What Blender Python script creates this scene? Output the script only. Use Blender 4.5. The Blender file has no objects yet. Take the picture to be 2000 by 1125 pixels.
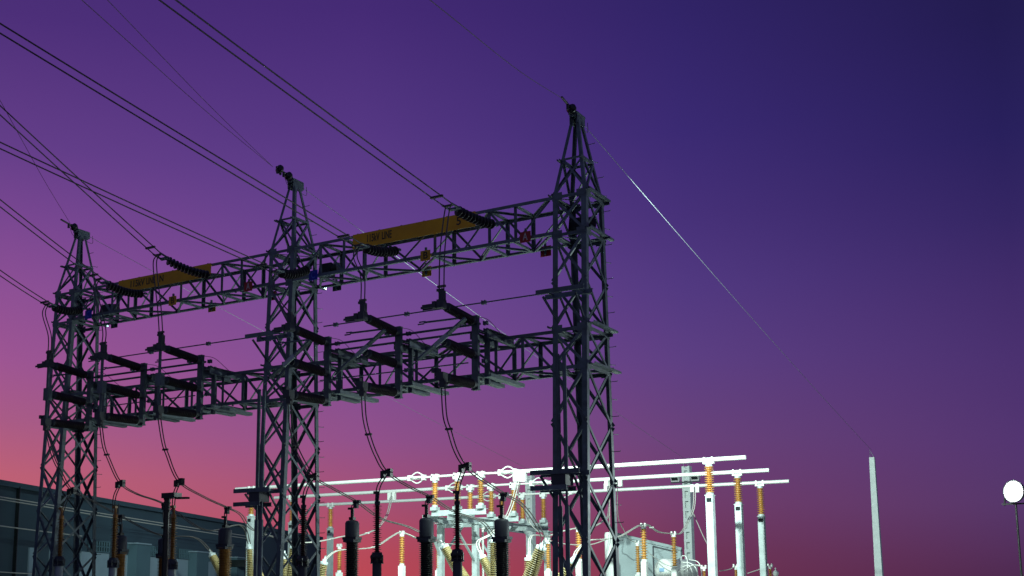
import bpy, math, random
from mathutils import Vector as V, Matrix
random.seed(7)
R = math.radians
scene = bpy.context.scene
col = scene.collection

# ---------------------------------------------------------------- camera
CAM = V((11.8064, -25.9697, 1.6643)); YAW, PITCH, FPX, CX, CY = -0.5615, 0.1617, 2311.7, 828.8, 787.86
cd = bpy.data.cameras.new('camera'); cam = bpy.data.objects.new('camera', cd); col.objects.link(cam)
cam.location = CAM
cam.rotation_euler = (math.pi/2 + PITCH, 0, -YAW)
cd.sensor_width = 36; cd.lens = FPX/2000*36
cd.shift_x = (1000-CX)/2000; cd.shift_y = (CY-562.5)/2000
cd.clip_start = .1; cd.clip_end = 3000
scene.camera = cam
scene.render.resolution_x = 1024; scene.render.resolution_y = 576

FW = V((math.sin(YAW)*math.cos(PITCH), math.cos(YAW)*math.cos(PITCH), math.sin(PITCH)))
RT = V((math.cos(YAW), -math.sin(YAW), 0)); UP = RT.cross(FW)
def ray(x, y): return FW + RT*((x-CX)/FPX) - UP*((y-CY)/FPX)
def at(x, y, Y):
    """survey helper: the point of the vertical plane Y that was measured at (x, y) in the photo"""
    r = ray(x, y); return CAM + r*((Y-CAM.y)/r.y)

# ---------------------------------------------------------------- sky (dusk afterglow) and light
world = bpy.data.worlds.new('World'); scene.world = world; world.use_nodes = True
nt = world.node_tree; N = nt.nodes; L = nt.links; N.clear()
def lin(c):
    return tuple((v/255/12.92) if v/255 <= .04045 else ((v/255+.055)/1.055)**2.4 for v in c)
def azel(x, y):
    d = ray(x, y).normalized(); return math.atan2(d.x, d.y), math.asin(d.z)
SKY = {   # column of the sky (azimuth measured at this x) : (height measured at this y, colour seen there)
  0:    [(1160,(196,90,100)),(930,(189,95,116)),(820,(168,90,133)),(700,(156,84,146)),(560,(140,79,148)),(420,(120,70,144)),(280,(99,61,136)),(20,(76,46,120)),(-500,(50,40,98))],
  700:  [(1160,(192,71,80)),(1080,(183,74,90)),(980,(165,80,115)),(860,(145,80,138)),(700,(126,76,146)),(560,(112,72,146)),(420,(98,64,140)),(250,(84,54,130)),(20,(69,42,117)),(-500,(46,38,92))],
  1350: [(1160,(110,48,76)),(1080,(110,52,86)),(980,(111,60,106)),(860,(104,65,121)),(700,(92,62,130)),(560,(81,56,128)),(420,(70,48,120)),(250,(58,41,114)),(20,(49,35,103)),(-500,(34,32,82))],
  2000: [(1160,(72,38,72)),(1080,(80,46,90)),(980,(84,54,106)),(860,(82,52,112)),(700,(74,48,111)),(560,(65,43,106)),(420,(52,37,99)),(250,(40,31,92)),(20,(34,27,80)),(-500,(26,25,66))],
}
BACK = [(1160,(104,100,92)),(850,(92,94,104)),(500,(76,84,112)),(20,(64,70,108)),(-500,(52,58,98))]      # the sky opposite the sunset, behind the camera
tc = N.new('ShaderNodeTexCoord'); sep = N.new('ShaderNodeSeparateXYZ'); L.new(tc.outputs['Generated'], sep.inputs[0])
def mnode(op, a, b=None):
    n = N.new('ShaderNodeMath'); n.operation = op
    for i, v in enumerate((a, b)):
        if v is None: continue
        if hasattr(v, 'links'): L.new(v, n.inputs[i])
        else: n.inputs[i].default_value = v
    return n.outputs[0]
el = mnode('ARCSINE', sep.outputs[2]); az = mnode('ARCTAN2', sep.outputs[0], sep.outputs[1])
def elf(v): return (v + .1)/1.0            # ramp position of an elevation in radians
elp = mnode('ADD', el, .1)
cols = []
for xc, stops in SKY.items():
    cr = N.new('ShaderNodeValToRGB'); L.new(elp, cr.inputs[0])
    e = cr.color_ramp; e.interpolation = 'EASE' if False else 'LINEAR'
    pts = sorted((elf(azel(xc, y)[1]), lin(c)) for y, c in stops)
    e.elements[0].position = pts[0][0]; e.elements[0].color = (*pts[0][1], 1)
    e.elements[1].position = min(1, pts[-1][0]); e.elements[1].color = (*pts[-1][1], 1)
    for p, c in pts[1:-1]:
        k = e.elements.new(p); k.color = (*c, 1)
    cols.append((azel(xc, 800)[0], cr.outputs[0]))
cr = N.new('ShaderNodeValToRGB'); L.new(elp, cr.inputs[0]); e = cr.color_ramp
for i_, (y, c) in enumerate(reversed(BACK)):
    p_ = min(1, elf(azel(1000, y)[1])); k = e.elements[0] if i_ == 0 else (e.elements[1] if i_ == 1 else e.elements.new(p_))
    k.position = p_; k.color = (*lin(c), 1)
cols = [(-1.95, cr.outputs[0])] + cols + [(1.2, cr.outputs[0])]
cur = cols[0][1]
for (a0, _), (a1, c1) in zip(cols, cols[1:]):
    mr = N.new('ShaderNodeMapRange'); mr.inputs[1].default_value = a0; mr.inputs[2].default_value = a1
    L.new(az, mr.inputs[0])
    mx = N.new('ShaderNodeMix'); mx.data_type = 'RGBA'
    L.new(mr.outputs[0], mx.inputs[0]); L.new(cur, mx.inputs[6]); L.new(c1, mx.inputs[7]); cur = mx.outputs[2]
# the last light of the set sun comes from the physical sky, almost nothing is left of it
sky = N.new('ShaderNodeTexSky'); sky.sky_type = 'NISHITA'; sky.sun_disc = False
sky.sun_elevation = R(-4); sky.sun_rotation = R(-60)
ad = N.new('ShaderNodeMix'); ad.data_type = 'RGBA'; ad.blend_type = 'ADD'; ad.inputs[0].default_value = .02
L.new(cur, ad.inputs[6]); L.new(sky.outputs[0], ad.inputs[7])
bg = N.new('ShaderNodeBackground'); bg.inputs[1].default_value = 1.0; L.new(ad.outputs[2], bg.inputs[0])
wo = N.new('ShaderNodeOutputWorld'); L.new(bg.outputs[0], wo.inputs[0])
scene.view_settings.view_transform = 'Standard'; scene.view_settings.look = 'None'
scene.view_settings.exposure = 0; scene.view_settings.gamma = 1
scene.render.engine = 'CYCLES'
FLOOD_W, LAMP_W = 17500.0, 3000.0

# ---------------------------------------------------------------- materials
def mat(name, base, rough=.5, metal=0., var=.25, scale=6., bump=0., emit=None, estr=0., spec=.5):
    m = bpy.data.materials.new(name); m.use_nodes = True
    t = m.node_tree; p = t.nodes['Principled BSDF']
    p.inputs['Roughness'].default_value = rough; p.inputs['Metallic'].default_value = metal
    p.inputs['Specular IOR Level'].default_value = spec
    g = t.nodes.new('ShaderNodeTexCoord')
    n = t.nodes.new('ShaderNodeTexNoise'); n.inputs['Scale'].default_value = scale; n.inputs['Detail'].default_value = 5
    t.links.new(g.outputs['Object'], n.inputs['Vector'])
    r = t.nodes.new('ShaderNodeValToRGB')
    r.color_ramp.elements[0].position = .3; r.color_ramp.elements[1].position = .72
    r.color_ramp.elements[0].color = (*[c*(1-var) for c in base], 1)
    r.color_ramp.elements[1].color = (*[min(.95, c*(1+var)) for c in base], 1)
    t.links.new(n.outputs[0], r.inputs[0])
    oi = t.nodes.new('ShaderNodeObjectInfo'); mr_ = t.nodes.new('ShaderNodeMapRange'); mr_.inputs[3].default_value = 1-var*.7; mr_.inputs[4].default_value = 1+var*.7
    hs = t.nodes.new('ShaderNodeHueSaturation'); t.links.new(oi.outputs['Random'], mr_.inputs[0]); t.links.new(mr_.outputs[0], hs.inputs['Value'])
    t.links.new(r.outputs[0], hs.inputs['Color']); t.links.new(hs.outputs[0], p.inputs['Base Color'])
    rr = t.nodes.new('ShaderNodeMapRange'); rr.inputs[3].default_value = max(.05, rough-.12); rr.inputs[4].default_value = min(1, rough+.15)
    t.links.new(n.outputs[0], rr.inputs[0]); t.links.new(rr.outputs[0], p.inputs['Roughness'])
    if bump:
        b = t.nodes.new('ShaderNodeBump'); b.inputs['Strength'].default_value = bump; b.inputs['Distance'].default_value = .02
        n2 = t.nodes.new('ShaderNodeTexNoise'); n2.inputs['Scale'].default_value = scale*6
        t.links.new(g.outputs['Object'], n2.inputs['Vector'])
        t.links.new(n2.outputs[0], b.inputs['Height']); t.links.new(b.outputs[0], p.inputs['Normal'])
    if emit:
        p.inputs['Emission Color'].default_value = (*emit, 1); p.inputs['Emission Strength'].default_value = estr
    return m
M = dict(
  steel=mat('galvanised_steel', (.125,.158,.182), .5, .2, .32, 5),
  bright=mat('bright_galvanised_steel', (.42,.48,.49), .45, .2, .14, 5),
  pole=mat('spun_concrete', (.80,.86,.84), .8, 0, .07, 6, .3),
  alu=mat('aluminium_tube', (.78,.79,.77), .42, .25, .06, 3),
  wire=mat('weathered_conductor', (.11,.1,.1), .55, .3, .2, 10),
  wire_lit=mat('lit_conductor', (.5,.5,.46), .45, .3, .1, 10),  # paler copy of the dark conductor, lamp light put into its colour
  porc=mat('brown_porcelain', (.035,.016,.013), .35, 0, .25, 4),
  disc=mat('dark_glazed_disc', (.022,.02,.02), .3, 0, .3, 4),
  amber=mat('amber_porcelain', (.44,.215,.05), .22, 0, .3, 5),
  brownp=mat('lit_brown_porcelain', (.36,.17,.035), .35, 0, .25, 5),  # paler copy of the dark porcelain, light on the left span put into colour
  beige=mat('olive_porcelain', (.36,.29,.13), .35, 0, .2, 5),
  black=mat('black_polymer', (.022,.023,.025), .32, 0, .2, 5),
  dgrey=mat('dark_grey_paint', (.05,.055,.07), .55, 0, .2, 4),
  white=mat('white_paint', (.74,.76,.74), .45, 0, .06, 3),
  grey=mat('grey_paint', (.30,.36,.38), .6, 0, .1, 1.5),
  banner=mat('orange_yellow_sheet', (.9,.42,.01), .6, 0, .18, 1.6),
  red=mat('red_enamel', (.42,.02,.02), .5, 0, .1, 4),
  yellow=mat('yellow_enamel', (.75,.38,.012), .5, 0, .1, 4),
  blue=mat('blue_enamel', (.02,.03,.55), .5, 0, .1, 4),
  ink=mat('black_lettering', (.03,.025,.02), .6, 0, .1, 4),
  inkw=mat('pale_lettering', (.62,.55,.55), .6, 0, .1, 4),
  inkb=mat('blue_lettering', (.1,.16,.85), .6, 0, .1, 4),
  wall=mat('teal_cladding', (.023,.05,.075), .75, 0, .12, .7, .1),
  pilaster=mat('teal_pilaster', (.042,.088,.118), .75, 0, .1, .7),
  panel=mat('pale_blue_shutter', (.17,.24,.30), .6, 0, .08, 1),
  dark=mat('dark_glass', (.015,.02,.022), .2, 0, .2, 2),
  lampglass=mat('floodlight_glass', (.9,.9,.95), .2, 0, .02, 2, 0, (.93,.95,1.0), 60.0),
  shield=mat('dull_steel_strand', (.26,.3,.31), .6, 0, .2, 10),
  lens=mat('floodlight_lens', (.25,.4,.6), .15, 0, .1, 4),
)
def ground_mat():
    m = bpy.data.materials.new('gravel_ground'); m.use_nodes = True; t = m.node_tree; p = t.nodes['Principled BSDF']
    g = t.nodes.new('ShaderNodeTexCoord'); v = t.nodes.new('ShaderNodeTexVoronoi'); v.inputs['Scale'].default_value = 18
    n = t.nodes.new('ShaderNodeTexNoise'); n.inputs['Scale'].default_value = .35; n.inputs['Detail'].default_value = 8
    t.links.new(g.outputs['Object'], v.inputs['Vector']); t.links.new(g.outputs['Object'], n.inputs['Vector'])
    r = t.nodes.new('ShaderNodeValToRGB'); r.color_ramp.elements[0].color = (.26,.28,.25,1); r.color_ramp.elements[1].color = (.48,.5,.45,1)
    mx = t.nodes.new('ShaderNodeMath'); mx.operation = 'ADD'; sc = t.nodes.new('ShaderNodeMath'); sc.operation = 'MULTIPLY'; sc.inputs[1].default_value = .5
    t.links.new(v.outputs['Distance'], sc.inputs[0]); t.links.new(sc.outputs[0], mx.inputs[0]); t.links.new(n.outputs[0], mx.inputs[1])
    t.links.new(mx.outputs[0], r.inputs[0]); t.links.new(r.outputs[0], p.inputs['Base Color']); p.inputs['Roughness'].default_value = .95
    b = t.nodes.new('ShaderNodeBump'); b.inputs['Strength'].default_value = .6; t.links.new(v.outputs['Distance'], b.inputs['Height']); t.links.new(b.outputs[0], p.inputs['Normal'])
    return m
M['ground'] = ground_mat()

# ---------------------------------------------------------------- mesh helpers
class MB:
    """collects shapes; build() links them as ONE mesh object"""
    def __init__(s): s.v = []; s.f = []; s.sm = []
    def add(s, vs, fs, smooth=False):
        o = len(s.v); s.v += [V(p) for p in vs]; s.f += [tuple(i+o for i in f) for f in fs]; s.sm += [smooth]*len(fs)
    def box(s, c, size, rot=None):
        hx, hy, hz = [q/2 for q in size]
        vs = [V((x, y, z)) for x in (-hx, hx) for y in (-hy, hy) for z in (-hz, hz)]
        if rot is not None: vs = [rot @ q for q in vs]
        s.add([V(c)+q for q in vs], [(0,1,3,2),(4,6,7,5),(0,4,5,1),(2,3,7,6),(0,2,6,4),(1,5,7,3)])
        return s
    def frame(s, p, q, side):
        d = (V(q)-V(p)); l = d.length; d.normalize()
        a = V(side); a = a - d*a.dot(d)
        if a.length < 1e-6: a = d.orthogonal()
        a.normalize(); return d, a, d.cross(a), l
    def bar(s, p, q, w, h, side=(0,0,1)):
        """rectangular bar p->q, h along side, w across it"""
        d, a, b, l = s.frame(p, q, side); p = V(p); q = V(q)
        vs = []
        for e in (p, q):
            for (i, j) in ((-1,-1),(1,-1),(1,1),(-1,1)): vs.append(e + b*(i*w/2) + a*(j*h/2))
        s.add(vs, [(3,2,1,0),(4,5,6,7),(0,1,5,4),(1,2,6,5),(2,3,7,6),(3,0,4,7)]); return s
    def angle(s, p, q, w, t, u, v):
        """steel angle p->q with its heel on the line; flanges run towards u and v"""
        p = V(p); q = V(q); d = (q-p).normalized()
        u = V(u); u = (u-d*u.dot(d)).normalized(); v = V(v); v = (v-d*v.dot(d)); v = (v-u*v.dot(u)).normalized()
        sec = [(0,0),(w,0),(w,t),(t,t),(t,w),(0,w)]
        vs = [e + u*a + v*b for e in (p, q) for a, b in sec]
        fs = [(i, (i+1)%6, 6+(i+1)%6, 6+i) for i in range(6)]
        fs += [(0,3,2,1),(0,5,4,3),(6,7,8,9),(6,9,10,11)]
        s.add(vs, fs); return s
    def channel(s, p, q, w, h, t, side, back):
        """steel channel p->q: web h wide along side, flanges w deep towards back"""
        p = V(p); q = V(q); d = (q-p).normalized(); a = V(side); a = (a-d*a.dot(d)).normalized()
        b = V(back); b = (b-d*b.dot(d)); b = (b-a*b.dot(a)).normalized()
        sec = [(-h/2,0),(h/2,0),(h/2,w),(h/2-t,w),(h/2-t,t),(-h/2+t,t),(-h/2+t,w),(-h/2,w)]
        vs = [e + a*i + b*j for e in (p, q) for i, j in sec]
        fs = [(i, (i+1)%8, 8+(i+1)%8, 8+i) for i in range(8)]
        for o in (0, 8): fs += [(o,o+1,o+4,o+5),(o+1,o+2,o+3,o+4),(o,o+5,o+6,o+7)]
        s.add(vs, fs); return s
    def tube(s, pts, r, n=6, cap=True):
        pts = [V(p) for p in pts]; m = len(pts); a = None; rings = []
        for i, p in enumerate(pts):
            d = (pts[min(i+1, m-1)]-pts[max(i-1, 0)]).normalized()
            a = d.orthogonal() if a is None else (a-d*a.dot(d))
            a.normalize(); b = d.cross(a)
            rings.append([p + a*(r*math.cos(k*2*math.pi/n)) + b*(r*math.sin(k*2*math.pi/n)) for k in range(n)])
        vs = [q for g in rings for q in g]
        fs = [(i*n+k, i*n+(k+1)%n, (i+1)*n+(k+1)%n, (i+1)*n+k) for i in range(m-1) for k in range(n)]
        s.add(vs, fs, True)
        if cap: s.add(rings[0], [tuple(range(n))[::-1]]); s.add(rings[-1], [tuple(range(n))])
        return s
    def lathe(s, p, q, prof, n=16):
        """profile of (t 0..1 along p->q, radius)"""
        p = V(p); q = V(q); d = (q-p); l = d.length; d.normalize(); a = d.orthogonal().normalized(); b = d.cross(a)
        vs = []
        for t, r in prof:
            for k in range(n):
                g = k*2*math.pi/n; vs.append(p + d*(t*l) + a*(r*math.cos(g)) + b*(r*math.sin(g)))
        m = len(prof)
        fs = [(i*n+k, i*n+(k+1)%n, (i+1)*n+(k+1)%n, (i+1)*n+k) for i in range(m-1) for k in range(n)]
        s.add(vs, fs, True)
        s.add(vs[:n], [tuple(range(n))[::-1]]); s.add(vs[-n:], [tuple(range(n))]); return s
    def build(s, name, m, parent=None):
        me = bpy.data.meshes.new(name); o = bpy.data.objects.new(name, me)
        off = wloc(parent) if parent else V((0,0,0))
        me.from_pydata([tuple(p-off) for p in s.v], [], s.f)
        me.polygons.foreach_set('use_smooth', s.sm); me.materials.append(m if not isinstance(m, str) else M[m]); me.update()
        col.objects.link(o)
        if parent: o.parent = parent
        return o
def wloc(o):
    l = V((0,0,0))
    while o: l += o.location; o = o.parent
    return l
def tag(o, label, cat, group=None, kind=None):
    if label: o['label'] = label
    if cat: o['category'] = cat
    if group: o['group'] = group
    if kind: o['kind'] = kind
    return o
def thing(name, label, cat, loc=(0,0,0), group=None):
    o = bpy.data.objects.new(name, None); col.objects.link(o); o.location = loc; o.empty_display_size = .2
    return tag(o, label, cat, group)
KIDS = {}
def copy_tree(o, parent=None):
    c = o.copy(); col.objects.link(c); c.parent = parent
    for ch in list(o.children): copy_tree(ch, c)
    return c
def sheds(n, r0, r1, r2=None, skirt=.35):
    """porcelain profile: n sheds between core r0 and rim r1 (alternating with r2)"""
    pr = [(0, r0)]
    for i in range(n):
        t = i/n; d = 1/n; r = r1 if (r2 is None or i % 2 == 0) else r2
        pr += [(t+.2*d, r0), (t+.42*d, r), (t+.58*d, r), (t+.66*d, r0+.3*(r-r0)), (t+.82*d, r0)]
    return pr + [(1, r0)]
def smooth_path(pts, n=8):
    """Catmull-Rom through the points"""
    pts = [V(p) for p in pts]
    if len(pts) < 3: return pts
    e = [pts[0]*2-pts[1]] + pts + [pts[-1]*2-pts[-2]]; out = []
    for i in range(1, len(e)-2):
        p0, p1, p2, p3 = e[i-1:i+3]
        for k in range(n):
            t = k/n
            out.append(.5*((2*p1) + (p2-p0)*t + (2*p0-5*p1+4*p2-p3)*t*t + (3*p1-p0-3*p2+p3)*t**3))
    return out + [pts[-1]]
def letters(text, size, m, parent, loc, width=None, name='lettering'):
    """raised letters facing -Y"""
    cu = bpy.data.curves.new('lettering', 'FONT'); cu.body = text; cu.size = size; cu.extrude = .002; cu.offset = size*.012
    cu.align_x = 'CENTER'; cu.align_y = 'CENTER'
    to = bpy.data.objects.new('lettering', cu); col.objects.link(to)
    bpy.context.view_layer.update()
    me = bpy.data.meshes.new_from_object(to.evaluated_get(bpy.context.evaluated_depsgraph_get()))
    bpy.data.objects.remove(to); bpy.data.curves.remove(cu)
    xs = [v.co.x for v in me.vertices]; w = max(xs)-min(xs); k = (width/w) if width else 1
    for v in me.vertices: v.co = V((v.co.x*k, -v.co.z, v.co.y))
    me.materials.clear(); me.materials.append(M[m])
    o = bpy.data.objects.new(name, me); col.objects.link(o); o.parent = parent; o.location = V(loc)-wloc(parent)
    return o

# ---------------------------------------------------------------- setting: ground
g = MB(); g.add([(-900,-900,0),(900,-900,0),(900,900,0),(-900,900,0)], [(0,1,2,3)])
tag(g.build('ground', 'ground'), None, None, None, 'structure')

# ---------------------------------------------------------------- lattice towers
S, A, B, K = 9.0, .4487, .524, .040
ZA, Z1, Z2, Z3, Z4 = 13.60, 11.416, 10.436, 8.041, 7.10
def legp(X, sx, sy, z):
    if z <= Z1: return V((X+sx*A, sy*(B+(Z1-z)*K), z))
    t = (z-Z1)/(ZA-Z1); return V((X+sx*(A+(.09-A)*t), sy*(B+(.1-B)*t), z))
LV = [Z1, Z2, 9.24, Z3, Z4, 5.75, 4.38, 2.95, 1.45, .05]
def brace(t, p, q, w=.07, inward=(0,1,0), name='brace', m='steel'):
    b = MB(); d = (V(q)-V(p)).normalized(); u = V(inward).cross(d)
    b.angle(p, q, w, .008, u, inward); return b.build(name, m, t)
def tower(X, label):
    t = thing('lattice_tower', label, 'tower', (X,0,0), 'lattice towers of the gantry')
    for sx in (-1,1):
        for sy in (-1,1):
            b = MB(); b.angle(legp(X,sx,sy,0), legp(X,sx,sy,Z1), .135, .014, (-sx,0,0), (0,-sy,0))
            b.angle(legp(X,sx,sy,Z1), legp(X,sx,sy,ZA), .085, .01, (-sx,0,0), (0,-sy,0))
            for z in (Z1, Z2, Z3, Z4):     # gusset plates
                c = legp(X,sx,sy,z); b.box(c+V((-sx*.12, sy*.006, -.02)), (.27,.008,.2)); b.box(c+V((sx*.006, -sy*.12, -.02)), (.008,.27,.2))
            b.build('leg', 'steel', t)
    faces = [((-1,-1),(1,-1),(0,1,0)), ((-1,1),(1,1),(0,-1,0)), ((-1,-1),(-1,1),(1,0,0)), ((1,-1),(1,1),(-1,0,0))]
    for (a, b_, inn) in faces:
        o = V(inn)*-.004
        for za, zb in zip(LV, LV[1:]):
            w = .062 if za > 7.2 else .07
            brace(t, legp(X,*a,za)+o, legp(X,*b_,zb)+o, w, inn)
            brace(t, legp(X,*b_,za)-o*3, legp(X,*a,zb)-o*3, w, inn)
        zm = 12.42
        brace(t, legp(X,*a,Z1+.02)+o, legp(X,*b_,zm)+o, .055, inn); brace(t, legp(X,*b_,Z1+.02)-o*3, legp(X,*a,zm)-o*3, .055, inn)
        for z, w in ((Z1,.08),(Z2,.08),(Z3,.09),(Z4,.09),(zm,.055)):
            b = MB(); p = legp(X,*a,z); q = legp(X,*b_,z)
            b.angle(p+V(inn)*-.016, q+V(inn)*-.016, w, .009, (0,0,-1), inn); b.build('cross_member', 'steel', t)
    for z in (Z1-.03, Z2-.03, Z3-.03, Z4-.03):       # plan bracing of each ring
        b = MB(); b.bar(legp(X,-1,-1,z), legp(X,1,1,z), .05, .01); b.bar(legp(X,1,-1,z-.012), legp(X,-1,1,z-.012), .05, .016); b.build('plan_bracing', 'steel', t)
    b = MB(); b.box((X,.02,ZA+.02), (.24,.5,.05)); b.box((X-.1,.02,ZA-.12), (.02,.42,.24)); b.box((X+.1,.02,ZA-.12), (.02,.42,.24)); b.box((X,-.22,ZA+.02),(.16,.05,.2)); b.box((X,.28,ZA-.06),(.16,.1,.22))
    b.build('peak_cap', 'steel', t)
    for sx in (-1,1):
        for z_, w_, y0_, y1_ in ((Z3+.06,.15,-.62,.84),(Z4+.0,.15,-.62,.98),(Z2+.04,.1,-.55,.86),(Z1+.03,.1,-.55,.7),(12.33,.07,-.5,.12)):
            xx = X+sx*(A+.02+w_/2) if z_ < 12 else X+sx*.3
            b = MB(); b.channel((xx,y0_,z_),(xx,y1_,z_),.05,w_,.01,(1,0,0),(0,0,1)); b.build('side_channel','steel',t)
    z = 3.0; k = 0
    while z < 13.2:
        p = legp(X,1,1,z); d = V((1,0,0)) if k % 2 else V((.35,.94,0))
        b = MB(); b.tube([p, p+d*.17, p+d*.17+V((0,0,.02))], .009, 5); b.build('step_bolt', 'steel', t); z += .43; k += 1
    b = MB(); b.tube([legp(X,1,1,zz)+V((-.12,.0,0)) for zz in (.1, 4, 8, Z1)], .012, 5); b.build('earth_cable', 'wire', t)
    for sx in (-1,1):
        for sy in (-1,1):
            c = legp(X,sx,sy,.1); b = MB(); b.box((c.x,c.y,.12), (.5,.5,.24)); b.build('footing', 'pole', t)
    return t
tower(0, 'tall dark lattice tower nearest the camera at the right end of the gantry')
tower(-S, 'middle lattice tower of the gantry, between the two orange-yellow banners')
tower(-2*S, 'smallest-looking lattice tower at the far left end of the gantry, before the warehouse')

# ---------------------------------------------------------------- lattice beams
def beam(XR, zt, zb, xs, label, ext=0):
    x0, x1 = XR-S+A, XR-A
    t = thing('lattice_beam', label, 'beam', ((x0+x1)/2,0,zb), 'lattice beams of the gantry')
    for y in (-B, B):
        for z, s in ((zt,-1),(zb,1)):
            b = MB(); xe = x1 + (ext+2*A+.14 if y > 0 and ext else -.02)
            b.angle((x0+.02,y*1.05,z), (xe,y*1.05,z), .085, .01, (0,0,s), (0,-y,0)); b.build('chord', 'steel', t)
    X = [x0+.12]+[XR+v for v in xs]+[x1-.12]
    for y in (-B, B):
        yy = y*.985; inn = (0,-y,0)
        for x in X[1:-1]:
            b = MB(); b.angle((x-.04,yy,zb+.02), (x-.04,yy,zt-.02), .085, .009, (1,0,0), inn); b.build('post', 'steel', t)
        for i, (a, c) in enumerate(zip(X, X[1:])):
            if c-a > 1.3:
                m = (a+c)/2
                brace(t, (a,yy*.96,zt-.04), (m,yy*.96,zb+.04), .055, inn); brace(t, (m,yy*.94,zb+.04), (c,yy*.94,zt-.04), .055, inn)
            elif i % 2: brace(t, (a,yy*.96,zt-.04), (c,yy*.96,zb+.04), .055, inn)
            else: brace(t, (a,yy*.96,zb+.04), (c,yy*.96,zt-.04), .055, inn)
    for z, s in ((zt-.03,-1),(zb-.012,1)):
        for i, (a, c) in enumerate(zip(X, X[1:])):
            if c-a > 1.3:
                m = (a+c)/2; brace(t, (a,-B*.95,z), (m,B*.95,z), .055, (0,0,s)); brace(t, (m,B*.95,z), (c,-B*.95,z), .055, (0,0,s))
            else: brace(t, (a,-B*.95 if i%2 else B*.95,z), (c,B*.95 if i%2 else -B*.95,z), .055, (0,0,s))
        for x in X[1:-1]: brace(t, (x,-B*.97,z-.01*s), (x,B*.97,z-.01*s), .06, (0,0,s))
    b = MB()
    for i in range(3):
        for k in range(3): b.box((x0+1.2+i*2.6+k*.09+.3*(k//2), -B*1.05, zb-.025), (.03,.05,.05))
    b.build('bolts', 'steel', t)
    return t
UX = [-7.62,-6.82,-6.1,-3.88,-2.25,-1.5]; LX = [-7.7,-6.9,-5.6,-4.45,-3.3,-2.1,-1.35]
beam(0, Z1, Z2, UX, 'upper lattice beam of the right span, carrying the long banner reading 115kV LINE 5', .01)
beam(-S, Z1, Z2, UX, 'upper lattice beam of the left span, carrying the shorter-looking banner')
beam(0, Z3, Z4, LX, 'lower lattice beam of the right span, behind the three open disconnect switches', .01)
beam(-S, Z3, Z4, LX, 'lower lattice beam of the left span, behind the three closed disconnect switches')

# ---------------------------------------------------------------- banners and phase plates
def banner(x0, x1, label, texts):
    t = thing('line_banner', label, 'banner', ((x0+x1)/2, -.615, 11.2), 'line banners on the upper beams')
    b = MB(); b.box(((x0+x1)/2, -.615, 11.21), (x1-x0, .012, .4)); b.build('sheet', 'banner', t)
    for k in range(6):
        b = MB(); b.box((x0+.15+(x1-x0-.3)*k/5, -.59, 11.21), (.04,.03,.44)); b.build('batten', 'steel', t)
    for s, x, w in texts: letters(s, .30, 'ink', t, (x, -.624, 11.22), w)
banner(-6.45, -2.6, 'long orange-yellow banner reading 115kV LINE 5 on the right upper beam', (('115kV', -5.78, .40), ('LINE', -5.33, .31), ('5', -3.09, .13)))
banner(-15.45, -11.6, 'orange-yellow banner reading 115kV LINE N on the left upper beam', (('115kV', -14.64, .60), ('LINE', -14.06, .36), ('N', -13.6, .16)))
def plate(x, y, z, m, letter, ink, label, size=.3):
    t = thing('phase_plate', label, 'phase plate', (x,y,z), 'lettered phase plates on the beams' if letter else 'blank phase plates behind the beams')
    b = MB(); b.box((x,y,z), (size,.012,size*.92)); b.build('sheet', m, t)
    b = MB(); b.box((x,y+.03*(1 if y<0 else -1),z+.06), (.05,.05,size*1.1)); b.build('bracket', 'steel', t)
    if letter: letters(letter, .27, ink, t, (x, y-.009, z), .13)
plate(-1.17,-.63,10.48,'red','A','inkw','red plate lettered A at the right end of the right upper beam')
plate(-4.10,-.63,10.46,'yellow','B','ink','orange plate lettered B under the banner reading 115kV LINE 5')
plate(-7.78,-.63,10.47,'blue','C','inkb','blue plate lettered C just right of the middle lattice tower')
plate(-10.13,-.63,10.48,'red','A','inkw','red plate lettered A just left of the middle lattice tower')
plate(-13.10,-.63,10.46,'yellow','B','ink','orange plate lettered B below the left span banner')
plate(-16.74,-.63,10.5,'blue','C','inkb','blue plate lettered C at the far left tower')
plate(-1.23,.63,10.44,'red','', '','blank dark red plate on the rear chord beside the nearest tower')
plate(-4.85,.63,10.44,'yellow','','','blank orange plate on the rear chord below the right span plate B')
plate(-7.89,.63,10.46,'dgrey','','','blank dark plate on the rear chord right of the middle tower')
plate(-10.29,.63,10.5,'red','','','blank red plate half hidden by the middle tower')
plate(-12.66,.63,10.46,'yellow','','','blank orange plate on the rear chord of the left span, right of its plate B')
plate(-16.91,.63,10.47,'dgrey','','','blank dark plate on the rear chord beside the far left tower')

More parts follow.
